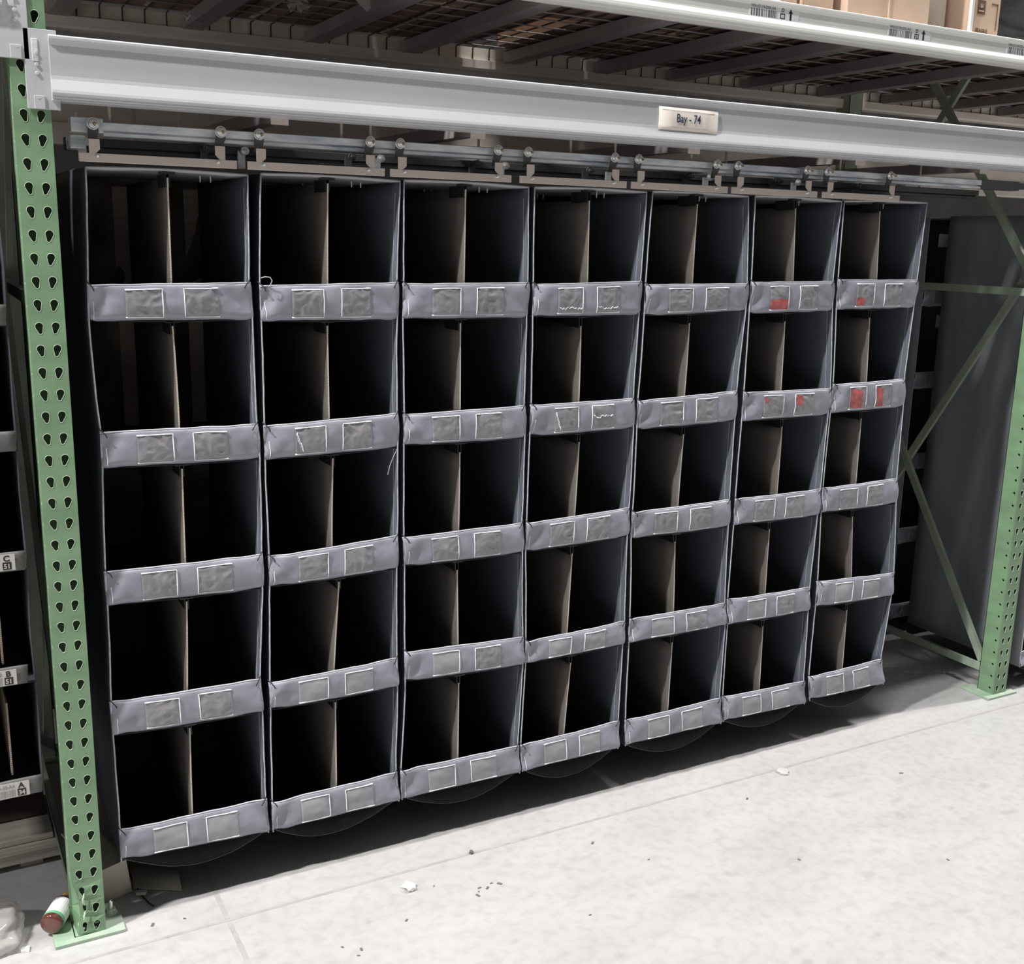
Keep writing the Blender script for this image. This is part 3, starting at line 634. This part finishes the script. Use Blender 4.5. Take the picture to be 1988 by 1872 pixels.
glare_m = mat('painted_film_glare', (0.85, 0.86, 0.9), 0.15)  # near-white streaks painting the glare along the film crinkles
HB = [(.13, .418), (.511, .798), (.88, 1.167), (1.26, 1.545), (1.628, 1.916), (1.998, 2.281), (2.369, 2.652)]
LBL = ['leftmost grey hanging bin bag, beside the dented green upright, crinkled black wrap at its back',
       'second grey hanging bin bag from the left, its divider in the fourth row leaning',
       'third grey hanging bin bag from the left, evenly clouded empty pockets',
       'middle grey hanging bin bag, white glare painted on pocket crinkles of its upper two bands',
       'fifth grey hanging bin bag from the left, just left of those with red scraps',
       'second grey hanging bin bag from the right, small red scraps in its upper two bands',
       'grey hanging bin bag at the right end, two large red scraps in its second band']
MATTE = [{(4, 0), (4, 1)}, {(3, 0), (3, 1), (4, 0), (4, 1)}, {(3, 0), (4, 0), (4, 1)}, {(3, 0), (3, 1), (4, 0), (4, 1)}, {(4, 0), (4, 1), (3, 0)}, {(3, 0), (4, 0), (4, 1)}, {(3, 0), (3, 1), (4, 0), (4, 1)}]
RED = [{}, {}, {}, {}, {}, {0: {0: [(.0, .95, .55, .98)]}, 1: {0: [(.02, .2, .1, .3)], 1: [(.05, .35, .05, .5)]}}, {0: {0: [(.0, .45, .62, .95)]}, 1: {0: [(.05, .72, .1, .95)], 1: [(.05, .45, .1, .95)]}}]
GL = [set(), {(1, 0)}, set(), {(0, 0), (0, 1), (1, 0), (1, 1)}, set(), set(), set()]
for i in range(6):      # neighbouring bags touch but do not pass through each other
    for r in range(5):
        for a, b in ((1, 0), (3, 2)):
            p, q = BAGDATA[i][1][r][a], BAGDATA[i + 1][1][r][b]
            if p[0] > q[0] - .005: mid = (p[0] + q[0]) / 2; p[0] = mid - .0025; q[0] = mid + .0025
def mean_x(i, s_):
    B = BAGDATA[i][1]; return sum(b[s_][0] + b[s_ + 2][0] for b in B) / 10
BK = [(mean_x(i, 0), mean_x(i, 1)) for i in range(7)]
for i in range(6):
    g = (BK[i][1] + BK[i + 1][0]) / 2; BK[i] = (BK[i][0], g - .005); BK[i + 1] = (g + .005, BK[i + 1][1])
for i in range(7):
    Tp, B, D = BAGDATA[i]
    bag(i + 1, Tp, B, D, LBL[i], 'row of grey hanging bin bags in the bay', hanger=HB[i], matte=MATTE[i], red=RED[i], glare=GL[i], openback=(i == 0), xb0=BK[i][0], xb1=BK[i][1])
b2_ = bpy.data.objects['hanging_bin_bag.001']
mb = MB(); mb.tube([(.500, .030, 1.666), (.508, .022, 1.669), (.519, .018, 1.668), (.5235, .016, 1.660), (.519, .016, 1.649), (.515, .020, 1.644)], .0013, 6); mb.build('loose_cord', hem_m, b2_, smooth=True, label='loose hooked cord end at the top band corner')
mb = MB(); mb.tube([(.864, .030, 1.212), (.850, .026, 1.190), (.838, .024, 1.165), (.832, .024, 1.140)], [.0007, .0008, .0009, .0016], 5); mb.build('frayed_thread', hem_m, b2_, smooth=True, label='frayed grey thread hanging below the second band')
def straight(x0, wd, zt, zr, h):
    return [(x0, zt), (x0 + wd, zt)], [[(x0, z), (x0 + wd, z), (x0, z - h), (x0 + wd, z - h)] for z in zr]
Tp, B = straight(3.612, .385, 1.905, (1.60, 1.25, .90, .52, .165), .068)
bag(21, Tp, B, [], 'dark grey hanging bin bag in the next bay, just right of the right upright', 'bin bags of the next bay', simple=True, y0=.012, depth=.585)
Tp, B = straight(3.608, .40, 1.90, (1.595, 1.232, .862, .516, .15), .075)
rear = bag(22, Tp, B, [], 'dark hanging bin bag hanging behind the next bay, only its band ends showing', 'bin bags of the next bay', simple=True, y0=.70, depth=.36)
for z in (1.60, 1.237, .867, .521, .155):
    mb = MB(); mb.tube([(3.70, .688, z - .012), (3.672, .688, z - .012), (3.668, .688, z - .06)], .0022, 5); mb.build('pocket_stitching', hem_m, rear)
for x0, z0 in ((3.664, 1.777), (3.70, 1.43)):
    MB().box(x0, x0 + .075, .689, .690, z0, z0 + .055).build('paper_tag', dimsticker_m, rear, label='pale paper tag pinned to the rear bag')
# neighbour bay on the left
NZ = (1.90, 1.607, 1.32, 1.034, .750, .459)
def left_bag():
    root = thing('hanging_bin_bag', 'dark bin bag of the left bay, lettered labels on its narrow bands', 'hanging organizer', (-.27, .3, .40), 'bin bags of the left bay')
    x0, x1 = -.46, -.078
    for x in (x0, x1):
        MB().grid(lambda u, v: (x + .004 * nz(u * 4, v * 9, x), .04 + .56 * u, lerp(1.95, .40, v)), 8, 30).build('side_panel', outer_m, root, solid=.003, smooth=True)
    MB().box(x0, x1, .04, .6, 1.948, 1.952).build('top_panel', outer_m, root)
    MB().box(x0, x1, .598, .602, .40, 1.95).build('back_panel', shelf_m, root)
    for k, z in enumerate(NZ[1:]):
        MB().box(x0, x1, .04, .598, z - .050, z - .047).build('shelf', shelf_m, root)
        e = (-.079, -.079, -.079, -.094, -.081)[k]
        mb = MB(); mb.grid(lambda u, v: (lerp(x0, e - .004 * v, u), .033 - .004 * math.sin(math.pi * v) - .0015 * nz(u * 9, z * 3 + v), z - .047 * v + .002 * nz(u * 6, z)), 20, 5)
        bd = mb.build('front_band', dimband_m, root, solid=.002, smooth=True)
        MB().box(-.148, -.144, .06, .56, z - .0, z + .19).build('divider', dimboard_m, root)
        if k >= 2:
            L = {2: ('C', '51', 'CC', -.113), 3: ('B', '51', 'BB', -.1295), 4: ('A', '34', 'AA-32-AA', -.1215)}[k]
            xe = L[3]; zt_ = z - .003
            lb = MB().box(xe - .10, xe + .009, .0262, .0268, z - .043, z - .004).build('bin_label', dimsticker_m, bd)
            text(L[0], 'label_letter', black_m, lb, (xe - .009, .0260, z - .020), .019, 1.05, 'CENTER', bold=.0006)
            sq = MB().box(xe - .018, xe + .001, .0257, .0261, z - .0405, z - .0225).build('number_square', black_m, lb)
            sq2 = text(L[1], 'label_number', dimsticker_m, lb, (xe - .0085, .0255, z - .0375), .0155, .95, 'CENTER', bold=.0004)
            text(L[2], 'label_code', inkfade_m, lb, (xe - .023, .0260, z - .0175), .013, .8, 'RIGHT', bold=.0002)
            mb = MB(); rn = random.Random(k); x = xe - .098
            while x < xe - .024:
                wd = rn.choice((.0008, .0015, .0023)); mb.box(x, x + wd, .0258, .0261, z - .040, z - .0215); x += wd + rn.choice((.001, .0018))
            mb.build('barcode', inkfade_m, lb, kind='stuff')
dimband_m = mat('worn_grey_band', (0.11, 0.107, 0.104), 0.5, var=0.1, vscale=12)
dimboard_m = weave('dim_divider', (0.25, 0.20, 0.16), 0.8, 60, 0.6)
left_bag()

LX = [1.961, 2.526, 3.09]
# ---------------------------------------------------------------- signs and labels on the beams
sg = thing('bay_sign', 'cream Bay - 74 sign stuck on the grey beam', 'sign', (1.755, -.012, 2.089))
mb = MB(); mb.grid(lambda u, v: (lerp(1.649, 1.861, u), -.0105 - .0016 * math.sin(math.pi * v), lerp(2.151, 2.0885, v) - .001 * u), 4, 5); mb.build('sign_card', paper_m, sg, solid=.001, smooth=True)
text('Bay - 74', 'sign_text', ink_m, sg, (1.7535, -.01335, 2.1105), .034, .78, 'CENTER', bold=.00015)
mb = MB()
for a, b in (((1.656, 2.146), (1.854, 2.146)), ((1.656, 2.094), (1.854, 2.094)), ((1.656, 2.094), (1.656, 2.146)), ((1.854, 2.094), (1.854, 2.146))): mb.bar((a[0], -.0119, a[1]), (b[0], -.0119, b[1]), .0006, .0007)
mb.build('sign_border', mat('sign_border_ink', (.60, .54, .48), .6), sg)
def blabel(x0, letter, num, code, label):
    # group of printed barcode, letter, number and arrow on the white beam
    t = thing('beam_label', label, 'label', (x0 + .09, -.0075, 2.43))
    MB().box(x0 - .006, x0 + .185, -.0078, -.0071, 2.4255, 2.4595).build('label_strip', white_m, t)
    mb = MB(); rn = random.Random(int(x0 * 100)); x = x0
    while x < x0 + .098:
        wd = rn.choice((.0012, .0022, .0040)); mb.box(x, x + wd, -.0082, -.0077, 2.4275, 2.4475); x += wd + rn.choice((.0018, .0030, .0055))
    mb.build('barcode', mat('barcode_ink', (.12, .12, .14), .6), t, kind='stuff')
    text(code, 'label_code', inkfade_m, t, (x0, -.0080, 2.4500), .0125, .92, 'LEFT', bold=.0003)
    text(letter, 'label_letter', ink_m, t, (x0 + .121, -.0080, 2.4475), .0150, 1.0, 'CENTER', bold=.0003, shear=.1)
    MB().box(x0 + .1115, x0 + .1305, -.0081, -.0077, 2.4285, 2.4435).build('number_square', ink_m, t)
    text(num, 'label_number', white_m, t, (x0 + .121, -.0084, 2.4308), .0135, .9, 'CENTER', bold=.0003)
    mb = MB(); xc = x0 + .152
    pr = [(-.0036, 2.4270), (.0036, 2.4270), (.0036, 2.446), (.0085, 2.446), (0, 2.4585), (-.0085, 2.446), (-.0036, 2.446)]; k = 7
    mb.add([(xc + a, -.0082, b) for a, b in pr] + [(xc + a, -.0077, b) for a, b in pr], [tuple(range(k)), tuple(range(2 * k - 1, k - 1, -1))] + [(j, j + k, (j + 1) % k + k, (j + 1) % k) for j in range(k)])
    mb.build('up_arrow', ink_m, t)
XA, XB, XC = LX
blabel(XA, 'D', '00', 'WH-27-74-D00-AA', 'printed label with letter D and 00, leftmost label on the white beam')
blabel(XB, 'D', '21', 'WH-27-74-D21-AA', 'second printed label, D and 21 beside an up arrow, below the widest carton')
blabel(XC, 'D', '22', 'WH-27-74-D22-AA', 'barcode label cut off at the right picture edge on the white beam')
# ---------------------------------------------------------------- cartons on the deck
def carton(x0, x1, y0, y1, z0, z1, label, M=carton_m, tape=True, under=True):
    t = thing('cardboard_carton', label, 'cardboard box', ((x0 + x1) / 2, (y0 + y1) / 2, z0), 'cartons on the wire deck')
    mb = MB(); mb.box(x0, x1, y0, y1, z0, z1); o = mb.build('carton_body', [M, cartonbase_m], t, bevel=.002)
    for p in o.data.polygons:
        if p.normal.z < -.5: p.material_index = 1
    mb = MB(); mb.box((x0 + x1) / 2 - .0012, (x0 + x1) / 2 + .0012, y0 + .002, y1 - .002, z0 - .0006, z0); mb.build('bottom_seam', print_m, t)
    return t
Z = 2.4545
carton(2.375, 2.735, .03, .50, Z, 2.95, 'plain kraft carton on the wire deck, widest one at its front edge')
carton(2.218, 2.335, .05, .50, Z, 2.9, 'shaded narrow kraft carton left of the widest front carton')
carton(2.05, 2.205, .07, .48, Z, 2.8, 'kraft carton at the left end of the front cartons')
MB().box(2.550, 2.556, .026, .0295, Z, 2.90).build('packing_tape_edge', carton_m, bpy.data.objects['cardboard_carton'])
c4 = carton(2.955, 3.075, .03, .40, Z, 2.72, 'kraft carton printed FRAGILE with a dark square emblem, behind the white post')
c4['group'] = 'cartons on the wire deck'
text('FRAGILE', 'carton_print', print_m, c4, (2.960, .0288, 2.487), .018, .9, 'LEFT', bold=.0005)
mb = MB(); mb.box(2.962, 3.000, .0288, .0297, 2.545, 2.589); lg = mb.build('square_emblem', print_m, c4)
mb = MB()
for k in range(7):
    a = math.radians(200 - k * 36.6); mb.bar((2.981, .0284, 2.562), (2.981 + .013 * math.cos(a), .0284, 2.566 + .013 * abs(math.sin(a))), .0006, .002)
mb.box(2.968, 2.994, .0281, .0287, 2.553, 2.557); mb.build('emblem_rays', carton_m, lg)
mb = MB()
mb.box(3.030, 3.062, .0288, .0296, 2.580, 2.584); mb.box(3.058, 3.062, .0288, .0296, 2.500, 2.584); mb.build('printed_frame', print_m, c4)
mb = MB().box(2.925, 2.936, .02, .031, 2.447, 3.0).build('white_post', cream_m, label='thin white post rising behind the white beam beside the FRAGILE carton', cat='post')
mb = MB().box(2.088, 2.095, .02, .031, 2.447, 3.0).build('white_post', cream_m, label='thin white post rising behind the white beam left of the cartons', cat='post')
# cartons further back, seen through the mesh from below
ordn = ['first', 'second', 'third', 'fourth', 'fifth', 'sixth', 'seventh', 'eighth', 'ninth', 'tenth', 'eleventh', 'twelfth', 'thirteenth']
rn = random.Random(3)
for row, (ya, yb, spans) in enumerate(((.09, .50, [(.06, 2.045)]), (.515, 1.095, [(.06, 1.58), (1.70, 3.0), (3.01, 3.43)]))):
    q = 0
    for xa, xe in spans:
        nn = max(1, round((xe - xa) / .40)); x = xa
        for c_ in range(nn):
            x2 = xa + (xe - xa) * (c_ + 1) / nn + (rn.uniform(-.05, .05) if c_ < nn - 1 else 0)
            t = carton(x, x2 - rn.choice((.006, .012, .02)), ya + rn.uniform(0, .012), yb - rn.uniform(0, .012), Z, Z + rn.uniform(.3, .5), 'brown carton underside above the mesh deck, %s from the left in the %s row' % (ordn[q], ('front', 'rear')[row]))
            t['group'] = 'cartons seen from below through the wire deck'; x = x2; q += 1
carton(3.10, 3.43, .10, .50, Z, 3.0, 'dark block added against light leak on the deck, right of the FRAGILE carton', M=mat('dark_fill_block', (.085, .08, .082), .5, var=.5, vscale=6, stretch=(1, 1, 5)))['group'] = 'added light-blocking loads'  # added block: dark view put into its colour, light leak shut out
carton(-3.0, -.07, .06, 1.09, Z, 3.0, 'unseen long load added on the left bay decks to block lamp light', M=cartondusty_m)['group'] = 'added light-blocking loads'  # off-frame load added to keep lamp light out of the bay
carton(3.56, 6.4, .06, 1.09, Z, 3.0, 'unseen long load added past the right upright to block lamp light', M=cartondusty_m)['group'] = 'added light-blocking loads'  # matching off-frame light blocker added on the right
carton(2.78, 2.915, .12, .50, Z, 2.8, 'dark brown carton in the gap left of the white post beside the FRAGILE carton', M=cartondusty_m)
# loose wrap hanging through the deck
for i, (x, y, sx) in enumerate(((.575, .98, .05), (.80, .62, .06))):
    mb = MB(); mb.grid(lambda u, v: (x + sx * (u - .5) + .012 * nz(u * 5, v * 5, i), y + .02 * nz(u * 3, v * 4, i + 5), 2.444 - .055 * v * (.6 + .4 * nz(u * 4, i))), 8, 6)
    mb.build('torn_film_scrap', film_m, label=['small torn film scrap caught on the wire deck near the second channel', 'torn film scrap hanging from the wire deck, right of the other one'][i], cat='plastic scrap')
mb = MB(); mb.add([(.93, .52, 2.444), (1.01, .50, 2.444), (.965, .50, 2.405)], [(0, 1, 2)]); mb.build('hanging_paper_corner', dimsticker_m, label='pointed paper corner poking down through the wire deck', cat='paper', solid=.0008)
# ---------------------------------------------------------------- litter and things by the left foot
# planks of the left bay
pk = thing('plank_stack', 'stack of three weathered planks lying on runners under the left bay', 'wood planks', (-.9, .45, 0))
for i, (z0, z1, ya) in enumerate(((.018, .047, .405), (.049, .078, .40), (.080, .098, .402))):
    MB().box(-2.2, (-.012, -.016, -.040)[i], ya, ya + .11, z0, z1).build('plank', plank_m, pk, bevel=.002)
MB().box(-2.2, -.042, .52, 1.04, .086, .098).build('dark_cover_board', mat('cover_board_brown', (.075, .055, .045), .85, var=.3, vscale=5), pk, label='dark brown board added on the planks, covering the bright floor behind')  # added dark board, hides the overly bright floor behind the planks
for x in (-1.9, -1.2, -.5, -.1): MB().box(x - .03, x + .03, .42, .60, 0, .018).build('runner', plank_m, pk)
# dusty open carton behind the foot of the left upright
cb = thing('cardboard_carton', 'dusty beige cardboard box on the floor behind the base of the dented upright', 'cardboard box', (.09, .25, 0))
def hexa(a, b, c, d, h, lean=(0, 0)):
    V = [(*a, 0), (*b, 0), (*c, 0), (*d, 0)] + [(p[0] + lean[0], p[1] + lean[1], h) for p in (a, b, c, d)]
    return MB().add(V, [(0, 3, 2, 1), (4, 5, 6, 7), (0, 1, 5, 4), (1, 2, 6, 5), (2, 3, 7, 6), (3, 0, 4, 7)])
hexa((.050, .126), (.130, .158), (.085, .36), (.045, .34), .098, (-.010, .004)).build('carton_body', cartondusty_m, cb, bevel=.002)
mb = MB(); mb.grid(lambda u, v: (lerp(.032, .12, u) - .06 * v, lerp(.125, .16, u) + .16 * v, .100 + .05 * v * (1 - .4 * u)), 3, 3); mb.build('top_flap', cartondusty_m, cb, solid=.003)
cf = MB().grid(lambda u, v: (lerp(.135, .25, u) + .01 * v, lerp(.165, .095, u) + .11 * v, .003 + .012 * math.sin(math.pi * v) * u), 6, 6).build('cardboard_flap', cartondusty_m, label='flat torn cardboard flap lying on the floor under the leftmost bag', cat='cardboard', solid=.003)
# strap with a grey plug
st = thing('packing_strap', 'thin black strap with a grey clip lying across the floor behind the base plate', 'strap', (.12, .15, 0))
mb = MB(); pts = [(.138, .310, .004), (.136, .26, .004), (.139, .215, .004), (.143, .165, .004), (.146, .130, .004), (.160, .075, .003), (.168, .058, .003)]
mb.tube(pts, .0020, 5); mb.build('strap_cord', cord_m, st, smooth=True)
MB().obox((.149, .128, .0085), Vector((.93, -.35, 0)), Vector((.35, .93, 0)), Vector((0, 0, 1)), .014, .008, .0045).build('strap_clip', dimsticker_m, st, bevel=.002)
# amber bottle
bt = thing('amber_bottle', 'small amber bottle with a white and green label lying behind the dented upright', 'bottle', (-.06, .09, .01))
A = Vector((-.090, .036, .0385)); d = Vector((.46, .885, .03)).normalized(); rB = .0275
def lathe(pr, M, name, parent, n=28):
    a = d.cross(Vector((0, 0, 1))).normalized(); b = a.cross(d); V = []; F = []
    for t, r_ in pr:
        for j in range(n):
            th = 2 * math.pi * j / n; V.append(A + d * t + (a * math.cos(th) + b * math.sin(th)) * r_)
    for i in range(len(pr) - 1):
        for j in range(n): F.append((i * n + j, i * n + (j + 1) % n, (i + 1) * n + (j + 1) % n, (i + 1) * n + j))
    mb = MB(); mb.add(V, F); mb.f.append(tuple(range(n))); mb.mi.append(0); mb.f.append(tuple((len(pr) - 1) * n + j for j in range(n))[::-1]); mb.mi.append(0)
    return mb.build(name, M, parent, smooth=False)
amber_m = mat('amber_glass', (0.13, 0.042, 0.03), 0.12, spec=0.6, coat=0.5)
bo = lathe([(-.002, .012), (0, .020), (.0015, .0245), (.005, rB), (.085, rB), (.097, .021), (.103, .0135), (.112, .0130)], amber_m, 'bottle_body', bt)
for p in bo.data.polygons: p.use_smooth = len(p.vertices) == 4
lathe([(.016, rB + .0004), (.081, rB + .0004)], white_m, 'paper_label', bt)
lathe([(.0155, rB + .0007), (.0245, rB + .0007)], mat('green_label_stripe', (.20, .52, .32), .5), 'green_label_band', bt)
lathe([(.108, .0150), (.120, .0150)], mat('yellow_cap', (.75, .55, .18), .5), 'cap', bt)
# clear plastic bag
mb = MB(); bmx = bmesh.new(); bmesh.ops.create_icosphere(bmx, subdivisions=4, radius=1)
V = []
for v in bmx.verts:
    p = v.co; k = 1 + .28 * nz(p.x * 1.7, p.y * 1.7, p.z * 1.7) + .12 * nz(p.x * 5, p.y * 5, p.z * 5) - .1 * abs(nz(p.x * 3, p.y * 3, 9))
    V.append((-.222 + p.x * .085 * k, .095 + p.y * .095 * k, max(.001, .030 + p.z * .052 * k)))
mb.add(V, [tuple(v.index for v in f.verts) for f in bmx.faces]); bmx.free()
mb.build('plastic_bag', film_m, label='crumpled clear plastic bag on the floor at the left picture edge', cat='plastic bag', smooth=True)
def scrap(name, cx, cy, r, seed, M, label, cat, h=.002, asp=1, lift=0.0):
    rr = random.Random(seed); k = 12; P0 = []
    for j in range(k):
        a = 2 * math.pi * j / k; q = r * rr.uniform(.6, 1.1); P0.append((cx + q * math.cos(a) * asp, cy + q * math.sin(a)))
    mb = MB(); mb.add([(x, y, .0005 + lift * rr.random()) for x, y in P0] + [(x, y, h + lift * rr.random()) for x, y in P0] + [(cx, cy, h * 1.6 + lift * .5)],
        [tuple(range(k - 1, -1, -1))] + [(j, (j + 1) % k, k + (j + 1) % k, k + j) for j in range(k)] + [(k + j, k + (j + 1) % k, 2 * k) for j in range(k)])
    return mb.build(name, M, label=label, cat=cat)
scrap('foam_chip', -.152, .015, .013, 1, white_m, 'small white foam chip beside the clear plastic bag', 'litter', .006)
scrap('paper_scrap', .815, -.169, .022, 5, white_m, 'torn white paper scrap on the bright floor below the third bag', 'paper', .003, lift=.012)
scrap('pebble', 1.048, -.087, .0095, 8, mat('dark_rubber_crumb', (.12, .12, .13), .8, var=.5, vscale=300), 'small dark rubber crumb on the bright floor', 'litter', .007, .7)
scrap('dust_clump', 2.233, -.113, .026, 11, mat('pale_dust', (.47, .455, .44), .95), 'pale clump of dust on the floor near the slab joint', 'litter', .006)
LIT = [(3.30, .42, .055, .008, 'straight pale cardboard strip on the shadowed floor left of the right upright'), (3.36, .32, .045, .012, 'crumpled paper strip just in front of the straight cardboard strip'), (3.475, .27, .05, .014, 'torn pale label backing on the floor right behind the right base plate')]
for i, (x, y, l, h, lab) in enumerate(LIT):
    mb = MB(); c_, s_ = math.cos(-.35 - .2 * i), math.sin(-.35 - .2 * i)
    mb.grid(lambda u, v: (x + (l * (u - .5) * 2) * c_ - .012 * (v - .5) * s_, y + (l * (u - .5) * 2) * s_ + .03 * (v - .5) * c_, .002 + (0 if i == 0 else .012 * abs(nz(u * 6, v * 3, i)))), 10, 3)
    mb.build('paper_strip', dimsticker_m, label=lab, cat='paper', solid=.0012)
mb = MB(); rn = random.Random(21)
spots = [(.56, -.33), (.60, -.36), (.585, -.38), (.55, -.46), (.75, -.30), (.98, -.27), (.99, -.255), (1.01, -.265), (1.03, -.25), (1.05, -.262), (.97, -.285), (.88, -.19), (.44, -.45), (.15, -.02), (.23, -.03), (1.5, -.35), (1.9, -.55), (2.3, -.75), (1.2, -.5), (1.4, -.2), (2.0, -.2), (2.6, -.3)]
for x, y in spots:
    r_ = rn.uniform(.0015, .0035); a = rn.uniform(0, 3.1); mb.obox((x, y, .0010), Vector((math.cos(a), math.sin(a), 0)), Vector((-math.sin(a), math.cos(a), 0)), Vector((0, 0, 1)), r_ * 2, r_, .0008)
mb.build('floor_grit', mat('dark_grit', (.14, .13, .13), .8), label='scattered dark grit specks on the bright concrete floor', cat='litter', kind='stuff')
# loose hooked wire at the second bag and frayed cord
mb = MB(); mb.tube([(.499, .028, 1.664), (.506, .024, 1.668), (.520, .020, 1.667), (.524, .018, 1.655), (.516, .016, 1.645)], .0014, 6)
mb.build('loose_cord', cord_m, bpy.data.objects['hanging_bin_bag.001'], smooth=True) if False else None
